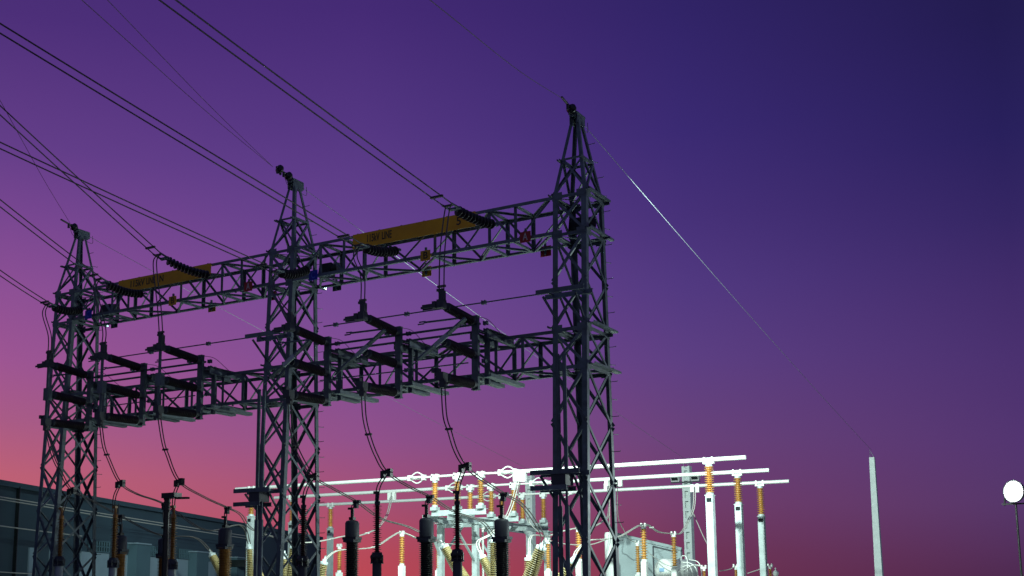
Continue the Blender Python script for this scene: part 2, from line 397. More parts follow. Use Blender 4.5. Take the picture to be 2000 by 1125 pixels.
# ---------------------------------------------------------------- strain insulator strings, line conductors, jumpers
disc_me = None
def disc_string(p, q, sag, n, label):
    global disc_me
    p = V(p); q = V(q); t = thing('insulator_string', label, 'insulator string', p, 'strain insulator strings of the upper beams')
    ctrl = lambda u: p.lerp(q, u) + V((0,0,-4*sag*u*(1-u)))
    L_ = .07; u0, u1 = .1, .93
    if disc_me is None:
        b = MB(); b.lathe((0,0,-.073), (0,0,.073), [(0,.018),(.1,.03),(.14,.1),(.2,.128),(.32,.13),(.42,.1),(.55,.055),(.6,.05),(.92,.045),(1,.02)], 16)
        o = b.build('insulator_disc', 'disc'); disc_me = o.data; bpy.data.objects.remove(o)
    for i in range(n):
        u = u0+(u1-u0)*(i+.5)/n; d = (ctrl(u+.01)-ctrl(u-.01)).normalized()
        o = bpy.data.objects.new('insulator_disc', disc_me); col.objects.link(o); o.parent = t
        o.location = ctrl(u)-p; o.rotation_euler = (-d).to_track_quat('Z','Y').to_euler()
    b = MB(); b.tube([ctrl(0), ctrl(.05), ctrl(u0)], .022, 6); b.box(ctrl(.03), (.06,.1,.06)); b.build('shackle', 'steel', t)
    b = MB(); e = ctrl(1); d = (ctrl(1)-ctrl(.95)).normalized()
    b.tube([ctrl(u1), ctrl(1)], .025, 6); b.bar(e-V((.16,0,0)), e+V((.16,0,0)), .05, .09, d); b.tube([e+V((-.13,0,0)), e+V((-.13,0,0))+d*.3], .028, 6); b.tube([e+V((.13,0,0)), e+V((.13,0,0))+d*.3], .028, 6)
    b.build('yoke_plate', 'steel', t)
    return e, d
def wire_pair(name, label, cat, pts, sep, r, m='wire', group=None, spacers=(), clampm='wire', sepv=(1,0,0), ends=True, twist=0):
    pts = smooth_path(pts, 8); t = thing(name, label, cat, pts[0], group)
    for s in (-1,1):
        b = MB(); b.tube([p+V(sepv)*(s*sep/2) for p in pts], r, 6); b.build('wire', m, t)
    for u in spacers:
        p = pts[int(u*(len(pts)-1))]; b = MB(); b.bar(p-V(sepv)*(sep/2+.04), p+V(sepv)*(sep/2+.04), .06, .05); b.build('spacer_clamp', clampm, t)
    return t, pts
LINES = [  # beam end of string, outer end of string (pixel, Y), sag, mid and far points of the conductors, label
 ((972,440,-.6),(888,408,-2.3),.06, (610,212,-7.2),(340,0,-12.2), 'right span, phase A, rising to the top edge of the sky', 11),
 ((782,487,-.6),(710,483,-2.3),.10, (330,243,-7.8),(0,46,-13.5), 'right span, phase B, passing left of the middle tower peak', 11),
 ((607,522,-.6),(545,532,-2.2),.12, (280,402,-6.4),(0,276,-11.0), 'right span, phase C, ending at the middle tower', 11),
 ((418,538,-.6),(322,505,-2.3),.10, (170,368,-5.6),(0,208,-9.2), 'left span, phase A, crossing the pair beside it', 12),
 ((287,573,-.6),(205,552,-2.2),.12, (110,477,-4.6),(0,390,-7.6), 'left span, phase B, ending just right of the far left tower', 12),
 ((165,602,-.6),(102,598,-2.2),.12, (55,560,-3.4),(0,527,-5.0), 'left span, phase C, lowest pair at the left edge', 11),
]
TERM = []
for k in range(6):
    X = -2.2-2.25*(k % 3)-S*(k//3); TERM.append(X)
DROP_MID = [(864,492,-3.0),(708,540,-2.9),(545,590,-2.9),(311,600,-3.0),(203,640,-2.9),(97,655,-2.9)]
strings_end = []
for k, (pi, po, sag, mid, far, txt, n) in enumerate(LINES):
    e, d = disc_string(at(*pi), at(*po), sag, n, 'disc insulator string, ' + txt)
    s = e+d*.25
    far_p = at(*far); ext = far_p+(far_p-s)*1.3; ln = [s.lerp(ext,i/10)+V((0,0,-.35*(i/10)*(1-i/10))) for i in range(11)]
    wire_pair('line_conductor', 'twin conductor, ' + txt, 'power line', ln, .26, .0155, group='twin line conductors', spacers=(.03,.62))
    top = V((TERM[k]-.0, -2.95, 8.72))
    wire_pair('jumper', 'twin jumper hanging to the top switch terminal, ' + txt.split(',')[0] + ',' + txt.split(',')[1], 'jumper', [s+V((0,0,-.02)), s+V((0,-.1,-.35)), at(*DROP_MID[k]), top], .13 if k not in (1,) else .11, .016, group='jumpers to the switch terminals', spacers=(.02,.97))

# ---------------------------------------------------------------- disconnect switches on the lower beams
def switch_proto(open_):
    """built at x=0 with its front post at y=0 (the post stands at Y=-1.4)"""
    t = thing('disconnect_switch', '', 'disconnect switch')
    b = MB(); b.channel((0,0,6.6),(0,0,8.45), .1,.17,.012,(1,0,0),(0,1,0)); b.box((0,.05,8.44),(.17,.13,.03)); b.box((0,.05,6.62),(.19,.14,.03)); b.build('mounting_post','steel',t)
    b = MB(); b.channel((.02,.55,6.82),(.02,.55,8.2), .08,.12,.01,(1,0,0),(0,1,0)); b.box((-.02,.3,8.12),(.07,.5,.07)); b.box((-.02,.3,7.9),(.07,.5,.06)); b.box((-.02,.3,7.0),(.07,.5,.07)); b.build('rear_post','steel',t)
    for x, z, y1 in ((-.2,6.92,1.72),(.28,6.92,1.9),(-.2,8.0,1.55),(.28,8.0,1.5)):
        b = MB(); b.channel((x,.12,z),(x,y1,z), .09,.2,.012,(1,0,0) if z<7 else (0,0,1),(0,0,1) if z<7 else (1,0,0)); b.build('support_channel','steel',t)
    for z0, z1 in ((8.3,8.39),(7.47,7.52),(6.73,6.69)):
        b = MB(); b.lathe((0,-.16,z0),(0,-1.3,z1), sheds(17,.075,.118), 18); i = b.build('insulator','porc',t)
        b = MB(); b.lathe((0,0,z0),(0,-.18,z0), [(0,.09),(.6,.09),(.6,.1),(1,.1)],14); b.build('end_fitting','dgrey',i); b = MB(); b.lathe((0,-1.28,z1),(0,-1.46,z1),[(0,.1),(.5,.1),(.5,.085),(1,.08)],14); b.build('end_fitting','dgrey',i)
    b = MB(); z = 8.41; b.box((0,-1.55,z),(.16,.2,.2)); b.box((-.17,-1.55,z),(.1,.16,.16)); b.box((-.38,-1.52,z+.03),(.34,.03,.05)); b.box((-.38,-1.58,z-.03),(.34,.03,.05)); b.box((-.38,-1.5,z-.05),(.34,.02,.05)); b.box((.02,-1.55,z+.2),(.12,.14,.25)); b.box((-.03,-1.55,z+.34),(.16,.1,.06)); b.build('top_terminal','dgrey',t)
    b = MB(); z = 6.68; b.box((0,-1.55,z),(.2,.22,.2)); b.box((-.12,-1.52,z+.12),(.12,.1,.18)); b.box((-.2,-1.58,z+.16),(.08,.08,.1)); b.box((.05,-1.58,z-.16),(.13,.12,.2)); b.build('bottom_terminal','dgrey',t)
    if open_:
        b = MB(); p = V((.62,-1.5,8.0)); q = V((-.66,-1.5,7.17)); b.bar(p,q,.05,.1,(0,-1,.3)); b.tube([q,q+(q-p).normalized()*.25],.018,6); b.build('blade','steel',t)
        b = MB(); c = p.lerp(q,.5); b.bar(c+(p-c).normalized()*.2+V((0,-.05,-.04)), c-(p-c).normalized()*.2+V((0,-.05,-.04)),.05,.11,(0,0,1)); b.build('blade_pivot','bright',t)  # brighter steel here paints in the light on the pivot's underside
    else:
        b = MB(); b.tube([(0,-1.56,6.75),(0,-1.56,8.4)],.042,8); b.build('blade','steel',t)
        b = MB(); b.box((0,-1.54,7.5),(.2,.16,.36)); b.build('blade_pivot','steel',t)
    b = MB(); b.tube([(-.12,-.25,8.37),(-1.3,-.25,8.39)],.026,7); b.tube([(-1.28,-.22,8.42),(-1.46,-.22,8.42)],.018,6); b.tube([(-1.28,-.28,8.35),(-1.46,-.28,8.35)],.018,6); b.box((-.16,-.25,8.3),(.1,.1,.2)); b.build('earthing_blade','steel',t)
    b = MB(); b.tube(smooth_path([(.03,.1,8.44),(.12,.5,8.42),(.2,1.0,8.15),(.25,1.4,8.0)],6),.008,5); b.build('earth_lead','wire',t)
    return t
protos = [switch_proto(True), switch_proto(False)]
PH = 'ABC'
for k in range(6):
    o = protos[k//3] if k % 3 == 0 else copy_tree(protos[k//3])
    o.location = (TERM[k], -1.4, 0); o['group'] = 'disconnect switches on the lower beams'
    o['label'] = [ 'open disconnect switch with slanted blade nearest the tall right tower', 'open disconnect switch with slanted blade in the middle of the right span', 'open disconnect switch with slanted blade in front of the middle tower',
                   'closed disconnect switch with upright blade at the right of the left span', 'closed disconnect switch with upright blade in the middle of the left span', 'closed disconnect switch with upright blade at the far left tower'][k]
for k in range(2):
    XR = -S*k; w = ['right','left'][k]
    for z, y, x0, x1, nm in ((8.78,-1.28,-6.9,-.4,'upper'),(8.28,-1.2,-6.75,-2.15,'middle'),(8.1,-1.18,-6.75,-2.15,'second'),(7.32,-1.28,-7.0,-2.45,'lower')):
        t = thing('operating_rod', f'{nm} long thin operating rod along the switches of the {w} span', 'rod', (XR+x1,y,z), 'operating rods along the switches')
        b = MB(); b.tube([(XR+x0,y,z),(XR+x1,y,z)], .017 if nm in ('upper','lower') else .03, 6); b.build('shaft','steel',t)
        for x in (-2.2,-4.45,-6.7):
            b = MB(); b.box((XR+x+.2,y,z),(.1,.07,.07)); b.box((XR+x+.16,y,z),(.03,.09,.1)); b.box((XR+x+.24,y,z),(.03,.09,.1)); b.build('coupling','steel',t)
def bracket(X, z, label, mech=False):
    t = thing('operating_bracket', label, 'bracket', (X,-1,z), 'operating brackets on the towers')
    for y in (-1.45,-.95) if not mech else (-1.6,-1.05):
        b = MB(); b.channel((X-.62,y,z),(X+.62,y,z),.06,.11,.01,(0,0,1),(0,1,0)); b.build('rail','steel',t)
    for p, q in (((X-.55,-1.2,z-.05),(X-.38,-.72,z-.62)),((X+.3,-1.2,z-.05),(X+.3,-.72,z-.62)),((X-.4,-1.4,z+.02),(X-.4,-.6,z+.02)),((X+.4,-1.4,z+.02),(X+.4,-.6,z+.02))):
        b = MB(); b.bar(p,q,.045,.045); b.build('strut','steel',t)
    if mech:
        for y in (-1.6,-1.1):
            b = MB(); b.channel((X-.62,y,z-.36),(X+.3,y,z-.36),.06,.11,.01,(0,0,1),(0,1,0)); b.build('rail','steel',t)
        b = MB(); b.box((X+.08,-1.35,z-.17),(.36,.42,.27)); b.build('gearbox','dgrey',t)
        for dx in (.03,.2):
            b = MB(); b.tube([(X+dx,-1.38,z-.1),(X+dx,-1.38,7.25)],.05,8); b.tube([(X+dx,-1.38,z-.3),(X+dx,-1.38,3.7)],.03,8); b.tube([(X+dx,-1.38,3.7),(X+dx,-1.38,.3)],.055,8); b.build('drive_pipe','steel',t)
for k, w in enumerate(('nearest right tower','middle tower','far left tower')):
    if k < 2: bracket(-S*k+.12, 8.78, f'switch drive bracket on the front of the {w} above the lower beam')
    if k < 2: bracket(-S*k-.02, 4.48, f'drive gearbox bracket with twin vertical pipes on the {w}', True)

# floodlights hung in the upper beams, shining away from the camera into the yard
def spot(name, parent, loc, aim, watt, size, blend, color, soft=.15):
    sl = bpy.data.lights.new(name, 'SPOT'); so = bpy.data.objects.new(name, sl); col.objects.link(so); so.parent = parent
    loc = V(loc); so.location = loc-wloc(parent); so.rotation_euler = (loc-V(aim)).to_track_quat('Z','Y').to_euler()
    sl.energy = watt; sl.color = color; sl.spot_size = R(size); sl.spot_blend = blend; sl.shadow_soft_size = soft
for X, Y, Z, w, watt, aim in ((-.15,.3,10.84,'inside the head of the nearest tower',FLOOD_W,(-3.5,17,4)),(-8.0,.3,10.86,'beside the middle tower',FLOOD_W*.4,(-9,17,4)),(-16.9,.3,10.84,'beside the far left tower',FLOOD_W*.1,(-19,17,4))):
    t = thing('floodlight', 'black backed floodlight box facing the yard, ' + w, 'floodlight', (X,Y,Z), 'floodlights in the upper beams')
    b = MB(); r = Matrix.Rotation(R(-12),3,'X'); b.box((X,Y,Z),(.42,.26,.34),r); b.lathe((X+.2,Y,Z+.02),(X+.42,Y,Z+.02),[(0,.12),(.6,.16),(1,.15)],12); b.build('housing','black',t)
    b = MB(); b.box((X,Y+.14,Z-.06),(.36,.02,.26),r); b.build('glass','lens',t)
    b = MB(); b.bar((X-.24,Y,Z-.3),(X-.24,Y,Z+.05),.03,.05); b.bar((X+.24,Y,Z-.3),(X+.24,Y,Z+.05),.03,.05); b.box((X,Y,Z-.31),(.5,.06,.03)); b.build('yoke','steel',t)
    spot('lamp_beam', t, (X,Y+.45,Z-.12), aim, watt, 136, .55, (.78,1.0,.9))


# ---------------------------------------------------------------- shield wires
MASTY, MASTZ = 32.4, 8.25
def catenary(p, q, sag, n=28):
    return [V(p).lerp(V(q), i/n)+V((0,0,-4*sag*(i/n)*(1-i/n))) for i in range(n+1)]
TW = ('nearest right','middle','far left')
for k in range(3):
    X = -S*k; p = V((X,.32,ZA-.05)); q = V((X+(.1 if k == 0 else 0),MASTY-.1,MASTZ+(.25 if k == 0 else .35)))
    b = MB(); b.tube(catenary(p,q,.12),.0075,5)
    tag(b.build('shield_wire','shield'), f'thin pale shield wire falling from the {TW[k]} tower peak to the mast behind', 'shield wire', 'shield wires to the rear masts')
    t = thing('shield_wire_clamp', f'clamp with dark disc insulator on the peak of the {TW[k]} tower', 'insulator', (X,-.25,ZA+.05), 'peak clamps of the shield wires')
    b = MB(); b.lathe((X,-.22,ZA+.08),(X,-.42,ZA+.12),[(0,.05),(.15,.12),(.5,.13),(.7,.07),(1,.05)],14); b.build('insulator_disc','black',t)
    b = MB(); b.tube([(X,-.4,ZA+.12),(X,-.85,ZA+.2)],.03,6)
    if k == 1: b.lathe((X,-.62,ZA+.16),(X,-.78,ZA+.19),[(0,.04),(.3,.13),(.7,.13),(1,.05)],12)
    b.box((X,-.52,ZA+.07),(.05,.05,.14))
    if k == 1:
        for i in range(2): b.box((X,-.66-.14*i,ZA+.08),(.05,.05,.13))
    b.build('strain_clamp','black',t)
    b = MB(); b.tube(smooth_path([(X,-.5,ZA+.1),(X,-.3,ZA-.2),(X+.05,.1,ZA-.25),(X+.1,.42,ZA-.3),(X+.12,.4,ZA-.05)],6),.008,5); b.build('bonding_lead','wire',t)
for k, (fx, fy, Y, sx, sy, txt) in enumerate(((840,0,-14,1108,198,'from the nearest tower peak up out of the frame'),(160,0,-15,533,326,'lower of the two from the middle tower peak'),(210,0,-13,533,326,'upper of the two from the middle tower peak'),(20,232,-9,137,436,'from the far left tower peak, crossing the line pairs'))):
    p = at(sx,sy,-.9); q = at(fx,fy,Y); m = p.lerp(q,.5)+V((0,0,-.06 if k else -.1)); b = MB()
    b.tube(smooth_path([p,m,q,q+(q-m)*2],8),.0065,5)
    tag(b.build('earth_wire','wire'), 'hair-thin earth wire ' + txt, 'shield wire', 'earth wires above the line')

# ---------------------------------------------------------------- surge arresters, current transformers, droppers
AY, CYY = -1.75, 1.0
ARR = [(893,985,1080),(737,985,1085),(593,992,1092),(339,1010,1098),(225,1010,1095),(120,1012,1092)]
CTP = [(980,1012,1047),(833,1010,1047),(688,1015,1048),(440,1030,1062),(322,1050,1080),(236,1045,1072)]
for k in range(6):
    span = ('right span','left span')[k//3]; ph = PH[k%3]; dim = 'porc' if k < 3 else 'brownp'  # right span dark as unlit, left span brown as lit: light painted into colours
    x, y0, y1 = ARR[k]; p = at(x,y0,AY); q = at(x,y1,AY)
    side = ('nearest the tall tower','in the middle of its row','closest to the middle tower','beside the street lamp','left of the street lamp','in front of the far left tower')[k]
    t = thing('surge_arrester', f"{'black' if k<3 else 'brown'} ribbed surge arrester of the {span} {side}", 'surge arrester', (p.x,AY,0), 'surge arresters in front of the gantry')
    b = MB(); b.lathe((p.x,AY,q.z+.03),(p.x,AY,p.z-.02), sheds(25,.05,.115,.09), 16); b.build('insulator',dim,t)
    b = MB(); b.lathe((p.x,AY,p.z-.02),(p.x,AY,p.z+.3),[(0,.07),(.3,.07),(.3,.04),(1,.035)],10); b.box((p.x-.03,AY,p.z+.29),(.14,.08,.07)); b.build('top_terminal','black' if k<3 else 'brownp',t)
    b = MB(); b.lathe((p.x,AY,q.z-.2),(p.x,AY,q.z+.08),[(0,.17),(.08,.17),(.08,.12),(.45,.12),(.45,.16),(.6,.16),(1,.12)],16)
    for i in range(6):
        g = i*math.pi/3; b.box((p.x+.15*math.cos(g),AY+.15*math.sin(g),q.z-.09),(.03,.03,.2))
    b.build('flange','black' if k<3 else 'dgrey',t)
    b = MB(); b.tube([(p.x,AY,0),(p.x,AY,q.z-.19)],.115,14); b.box((p.x,AY,.04),(.4,.4,.08)); b.build('pedestal','dgrey' if k<3 else 'bright',t)
    b = MB(); b.box((p.x+.02,AY-.13,q.z-.04),(.05,.03,.07)); b.box((p.x-.1,AY-.1,q.z-.04),(.05,.03,.07)); b.build('nameplate','brownp',t)
    # current transformer
    x, y0, y1 = CTP[k]; p = at(x,y0,CYY); q = at(x,y1,CYY)
    side = ('nearest the tall tower','in the middle of its row','at the left end of its row','right of the street lamp','hidden behind the street lamp','left of the street lamp')[k]
    t = thing('current_transformer', f'dark current transformer with square metal head, {span}, {side}', 'current transformer', (p.x,CYY,0), 'current transformers behind the gantry')
    b = MB(); b.lathe((p.x,CYY,1.2),(p.x,CYY,q.z-.1), sheds(38,.155,.21), 22); b.build('insulator','black' if k<3 else 'brownp',t)  # sheds painted black for the unlit row, brown for the lit one
    b = MB(); c = (p.z+q.z)/2; b.lathe((p.x,CYY,q.z-.02),(p.x,CYY,p.z-.02),[(0,.2),(.84,.2),(.96,.165),(1,.1)],8); b.box((p.x,CYY,q.z-.05),(.46,.3,.07)); b.box((p.x,CYY,q.z-.11),(.36,.36,.1)); b.build('head','dgrey',t)
    b = MB(); b.box((p.x,CYY,p.z+.03),(.14,.14,.08)); b.tube([(p.x,CYY,p.z),(p.x,CYY,p.z+.32)],.05,8); b.box((p.x-.05,CYY,p.z+.31),(.16,.08,.06)); b.build('top_terminal','black',t)
    b = MB(); b.box((p.x,CYY,1.05),(.6,.6,.3)); b.tube([(p.x,CYY,0),(p.x,CYY,.95)],.16,12); b.build('base','dgrey',t)
DROP = [
 ([(863,765),(869,812),(878,842),(890,880),(908,910),(940,936),(985,965)],[(907,914),(896,945),(892,975)],[(985,965),(1022,988),(1057,1040)],(1058,1062,3.6)),
 ([(707,775),(712,815),(721,853),(735,890),(755,922),(800,951),(840,970)],[(753,926),(740,950),(736,978)],[(840,970),(885,998),(940,1018)],(963,1046,3.6)),
 ([(566,790),(569,835),(582,880),(612,930),(650,954),(697,980)],[(610,934),(598,955),(592,982)],[(697,980),(745,1013),(800,1030)],(866,1062,3.6)),
 ([(313,822),(318,860),(326,886),(350,940),(397,970),(445,992)],[(349,944),(341,965),(338,1000)],[(445,992),(470,1005),(495,1035)],(572,1060,3.6)),
 ([(198,835),(202,868),(212,896),(235,943),(268,965),(322,985)],[(232,947),(224,970),(222,1000)],[(322,985),(400,1035),(470,1026)],(487,1062,3.6)),
 ([(96,845),(103,890),(120,925),(140,957),(180,978),(236,1008)],[(138,960),(128,982),(122,1003)],[(236,1008),(310,1044),(380,1050)],(413,1078,3.6)),
]
for k, (mainp, br, cont, endp) in enumerate(DROP):
    span = ('right span','left span')[k//3]
    nj = len(mainp)-(3 if k in (0,1) else 3); ys = []
    j = [i for i, p in enumerate(mainp) if abs(p[0]-br[0][0]) < 4 and abs(p[1]-br[0][1]) < 6][0]
    P = []
    for i, (x, y) in enumerate(mainp):
        Y = -2.95+(AY+2.95)*(i/j)**1.5 if i <= j else AY+(CYY-AY)*(i-j)/(len(mainp)-1-j)
        P.append(at(x,y,Y))
    P[0] = V((TERM[k]+.05,-2.98,6.52))
    P += [at(*cont[1],2.0), at(*cont[2],2.9), at(*endp)]
    where = ('at the tall tower','in mid span','beside the middle tower','right of the street lamp','left of the street lamp','at the far left tower')[k]
    t, pts = wire_pair('switch_dropper', f'dark twin dropper below the switches, {span}, {where}', 'dropper', P, .1, .016, group='twin droppers below the switches', spacers=(.012,.22*1.0))
    pj = P[j]
    for s in (-1,1):
        b = MB(); b.tube(smooth_path([pj+V((s*.05,0,-.03)), at(*br[1],AY)+V((s*.05,0,0)), at(*br[2],AY)+V((s*.04,0,0))],6),.016,6); b.build('tap_wire','wire',t)
    b = MB(); b.box(pj,(.3,.1,.1),Matrix.Rotation(R(-8),3,'Y')); b.box(pj+V((-.1,0,-.06)),(.1,.12,.18)); b.box(pj+V((.1,0,-.02)),(.1,.12,.2)); b.build('tee_clamp','black',t)
    p2 = P[len(mainp)-1]; b = MB(); b.box(p2+V((0,0,.0)),(.22,.1,.09)); b.box(p2+V((-.03,0,-.1)),(.12,.1,.16)); b.build('tee_clamp','dgrey',t)
    x, y0, _ = CTP[k]; q = at(x,y0,CYY)+V((0,0,.32))
    for s in (-1,1):
        b = MB(); b.tube(smooth_path([p2+V((s*.05,0,-.05)), p2.lerp(q,.5)+V((s*.05-.03,0,0)), q+V((s*.04,0,0))],6),.016,6); b.build('tap_wire','wire',t)

# ---------------------------------------------------------------- circuit breakers (bodies stand below the frame)
def breaker(label, bush, Xc):
    t = thing('circuit_breaker', label, 'circuit breaker', (Xc,4.5,0), 'dead tank circuit breakers')
    tanks = []
    for (x0,y0,x1,y1,Y,r) in bush:
        p = at(x0,y0,Y); q = at(x1,y1,Y); d = (q-p).normalized(); q = p+d*1.35
        b = MB(); b.lathe(q,p+d*.1,[(tt,r0*(1.18-.36*tt)) for tt, r0 in sheds(22,r*.62,r)],18); i = b.build('bushing','beige',t)
        b = MB(); b.lathe(p+d*.12,p-d*.16,[(0,r*.8),(.3,r*.8),(.35,r*.45),(.6,r*.45),(.6,.03),(1,.03)],14); b.build('end_cap','bright',i)
        b = MB(); b.lathe(q+d*.45,q,[(0,r*1.3),(.9,r*1.3),(.9,r*1.5),(1,r*1.5)],14); b.build('turret','bright',t); tanks.append(q+d*.4)
    for i in range(3):
        xs = Xc-1.4+1.4*i; b = MB(); b.lathe((xs,3.4,1.15),(xs,5.9,1.15),[(0,.2),(.03,.28),(.97,.28),(1,.2)],18); b.build('tank','bright',t)
    b = MB(); b.box((Xc,4.6,.72),(3.6,1.2,.18)); b.build('frame','bright',t)
    for sx in (-1,1):
        for sy in (-1,1):
            b = MB(); b.box((Xc+sx*1.6,4.6+sy*.5,.32),(.12,.12,.64)); b.build('leg','bright',t)
breaker('circuit breaker with fanned olive ribbed bushings behind the right span', [(866,1065,893,1110,3.7,.17),(964,1052,966,1120,3.7,.18),(1059,1065,1037,1122,3.4,.19),(940,1085,963,1128,5.4,.16),(1033,1087,1034,1125,5.4,.17),(1120,1092,1100,1124,5.2,.16)], -4.6)
breaker('circuit breaker with ribbed bushings in front of the warehouse', [(413,1082,428,1110,3.7,.16),(487,1066,489,1125,3.7,.15),(572,1064,566,1125,3.7,.15),(556,1085,556,1125,5.4,.15),(634,1095,628,1125,5.2,.16),(505,1100,512,1125,5.4,.15)], -13.4)

# ---------------------------------------------------------------- rigid busbars and their supports
BZ = 6.0; BY = (10.9, 15.1, 19.5); BX = ((-20.5,.6),(-21.9,.13),(-23.2,-.38))
BW = ('front','middle','rear')
GAP = ((-11.4,-8.2),(-12.3,-9.1),(-13.2,-10.1))
for k in range(3):
    y = BY[k]; w = BW[k]; (x0,x1) = BX[k]; ga, gb = GAP[k]
    for a, b_, nm in ((x0,ga,'left'),(gb,x1,'right')):
        t = thing('busbar', f'{nm} half of the {w} brightly lit tubular busbar', 'busbar', (a,y,BZ), 'tubular busbars')
        b = MB(); b.tube([(a,y,BZ),(b_,y,BZ)],.068,14); b.build('tube','alu',t)
        b = MB(); e = b_ if nm == 'left' else a
        s = 1 if nm == 'left' else -1       # diamond shaped flexible expansion straps at the switch end
        for zz, yy in ((.2,0),(-.2,0),(0,.2),(0,-.2)):
            b.tube(smooth_path([(e-s*.62,y+yy*.2,BZ+zz*.2),(e-s*.3,y+yy,BZ+zz),(e+s*.02,y+yy*.2,BZ+zz*.2)],6),.026,6)
        b.box((e-s*.62,y,BZ),(.1,.2,.2)); b.box((e,y,BZ),(.1,.2,.2)); b.build('expansion_strap','alu',t)
def post_insulator(x, y, ztop, zbot, n, r, m, parent, caps='bright'):
    b = MB(); b.lathe((x,y,zbot+.07),(x,y,ztop-.07), sheds(n,r*.52,r*1.06), 18); i = b.build('insulator', m, parent)
    b = MB(); b.lathe((x,y,ztop-.08),(x,y,ztop),[(0,r*.8),(1,r*.75)],14); b.build('end_fitting', caps, i); b = MB(); b.lathe((x,y,zbot),(x,y,zbot+.08),[(0,r*.95),(1,r*.8)],14); b.build('end_fitting', caps, i)
    return i
def bus_support(x, y, label, w=.2, zi=4.86):
    t = thing('bus_support', label, 'bus support', (x,y,0), 'bus supports')
    post_insulator(x,y,5.86,zi,13,.14,'amber',t)
    b = MB()
    for s in (-1,1): b.box((x+s*.13,y,5.98),(.05,.17,.2))
    b.box((x,y,5.89),(.34,.16,.05)); b.build('bus_clamp','alu',t)
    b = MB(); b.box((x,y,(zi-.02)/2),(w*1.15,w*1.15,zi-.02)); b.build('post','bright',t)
    b = MB(); b.box((x,y-w*.585,zi-.16),(w*.8,.012,.13)); b.build('slot','dark',t)
    b = MB(); b.box((x,y,zi-.01),(w*1.35,w*1.35,.03)); b.build('cap_plate','bright',t)
    return t
bus_support(-.6,10.9,'amber bus insulator on white post under the front busbar, right end')
bus_support(-.99,15.1,'amber bus insulator on white post under the middle busbar, right end')
bus_support(-1.5,19.5,'amber bus insulator on white post under the rear busbar, right end',.2,4.7)
bus_support(-19.66,10.9,'amber bus insulator on post at the far left end of the front busbar')
bus_support(-20.9,15.1,'amber bus insulator under the left end of the middle busbar, behind the middle tower')
bus_support(-22.08,19.5,'amber bus insulator on pale post under the left end of the rear busbar')

# in-line bus disconnectors with three posts each, on one steel frame
for k in range(3):
    y = BY[k]; ga, gb = GAP[k]; w = BW[k]
    xs = ((-10.93,-9.98,-9.0),(-11.86,-10.9,-9.9),(-12.8,-11.8,-10.8))[k]
    t = thing('bus_disconnector', f'three-post disconnector in line with the {w} busbar', 'disconnect switch', (xs[1],y,4.7), 'bus disconnectors on the frame')
    b = MB(); b.channel((xs[0]-.15,y,4.66),(xs[2]+.2,y,4.66),.2,.2,.014,(0,0,1),(0,1,0)); b.build('base_channel','bright',t)
    for i, x in enumerate(xs):
        post_insulator(x,y,5.86,4.88,13,.13,'amber',t)
        b = MB(); b.box((x,y,4.82),(.26,.26,.12)); b.build('bearing','bright',t)
        b = MB(); b.box((x,y,5.94),(.26,.2,.16)); b.box((x+.1,y,6.04),(.1,.16,.1)); b.box((x-.08,y,6.03),(.06,.2,.12)); b.build('contact_head','alu',t)
    b = MB(); b.tube([(ga,y,BZ),(xs[0],y,BZ+.01)],.04,8); b.tube([(xs[0],y,BZ+.01),(xs[2],y,BZ+.01)],.045,8); b.tube([(xs[2],y,BZ+.01),(gb,y,BZ)],.04,8); b.build('blade','alu',t)
t = thing('support_frame', 'pale steel frame on square posts carrying the three bus disconnectors', 'steel frame', (-10.6,15,0))
for X, xo in ((-11.15,0),(-10.1,0)):
    b = MB(); b.channel((X,10.4,4.47),(X-.9,20.3,4.47),.12,.22,.014,(0,0,1),(1,0,0)); b.build('beam','bright',t)
for x, y in ((-11.35,12.0),(-10.2,12.6),(-11.1,15.4),(-10.35,18.9)):
    b = MB(); b.box((x,y,2.17),(.21,.21,4.34)); b.box((x,y,4.35),(.36,.36,.03)); b.build('post','bright',t)
for p, q in (((-11.15,10.7,4.38),(-11.35,12,3.1)),((-10.1,10.7,4.38),(-10.2,12.6,2.9)),((-11.35,12,3.0),(-11.3,13.6,4.38)),((-10.5,17,4.38),(-10.35,18.9,3)),((-10.9,18.6,4.38),(-10.5,20.2,4.38)),((-11.35,12,.6),(-10.2,12.6,2.6)),((-11.1,15.4,2.4),(-10.35,18.9,.5)),((-11.1,15.4,3.2),(-11.9,15.4,4.38)),((-11.1,15.4,3.2),(-10.2,15.4,4.38))):
    b = MB(); b.bar(p,q,.07,.07); b.build('knee_brace','bright',t)
b = MB(); b.tube([(-10.45,13.6,4.4),(-10.45,13.6,.3)],.045,8); b.tube([(-10.45,13.6,4.6),(-10.45,13.6,4.2)],.09,8); b.build('drive_pipe','alu',t)
for x0_, x1_, y_ in ((-11.8,-9.6,12.9),(-11.9,-9.9,16.2)):
    b = MB(); b.bar((x0_,y_,4.33),(x1_,y_,4.33),.1,.16); b.build('crossbar','bright',t)

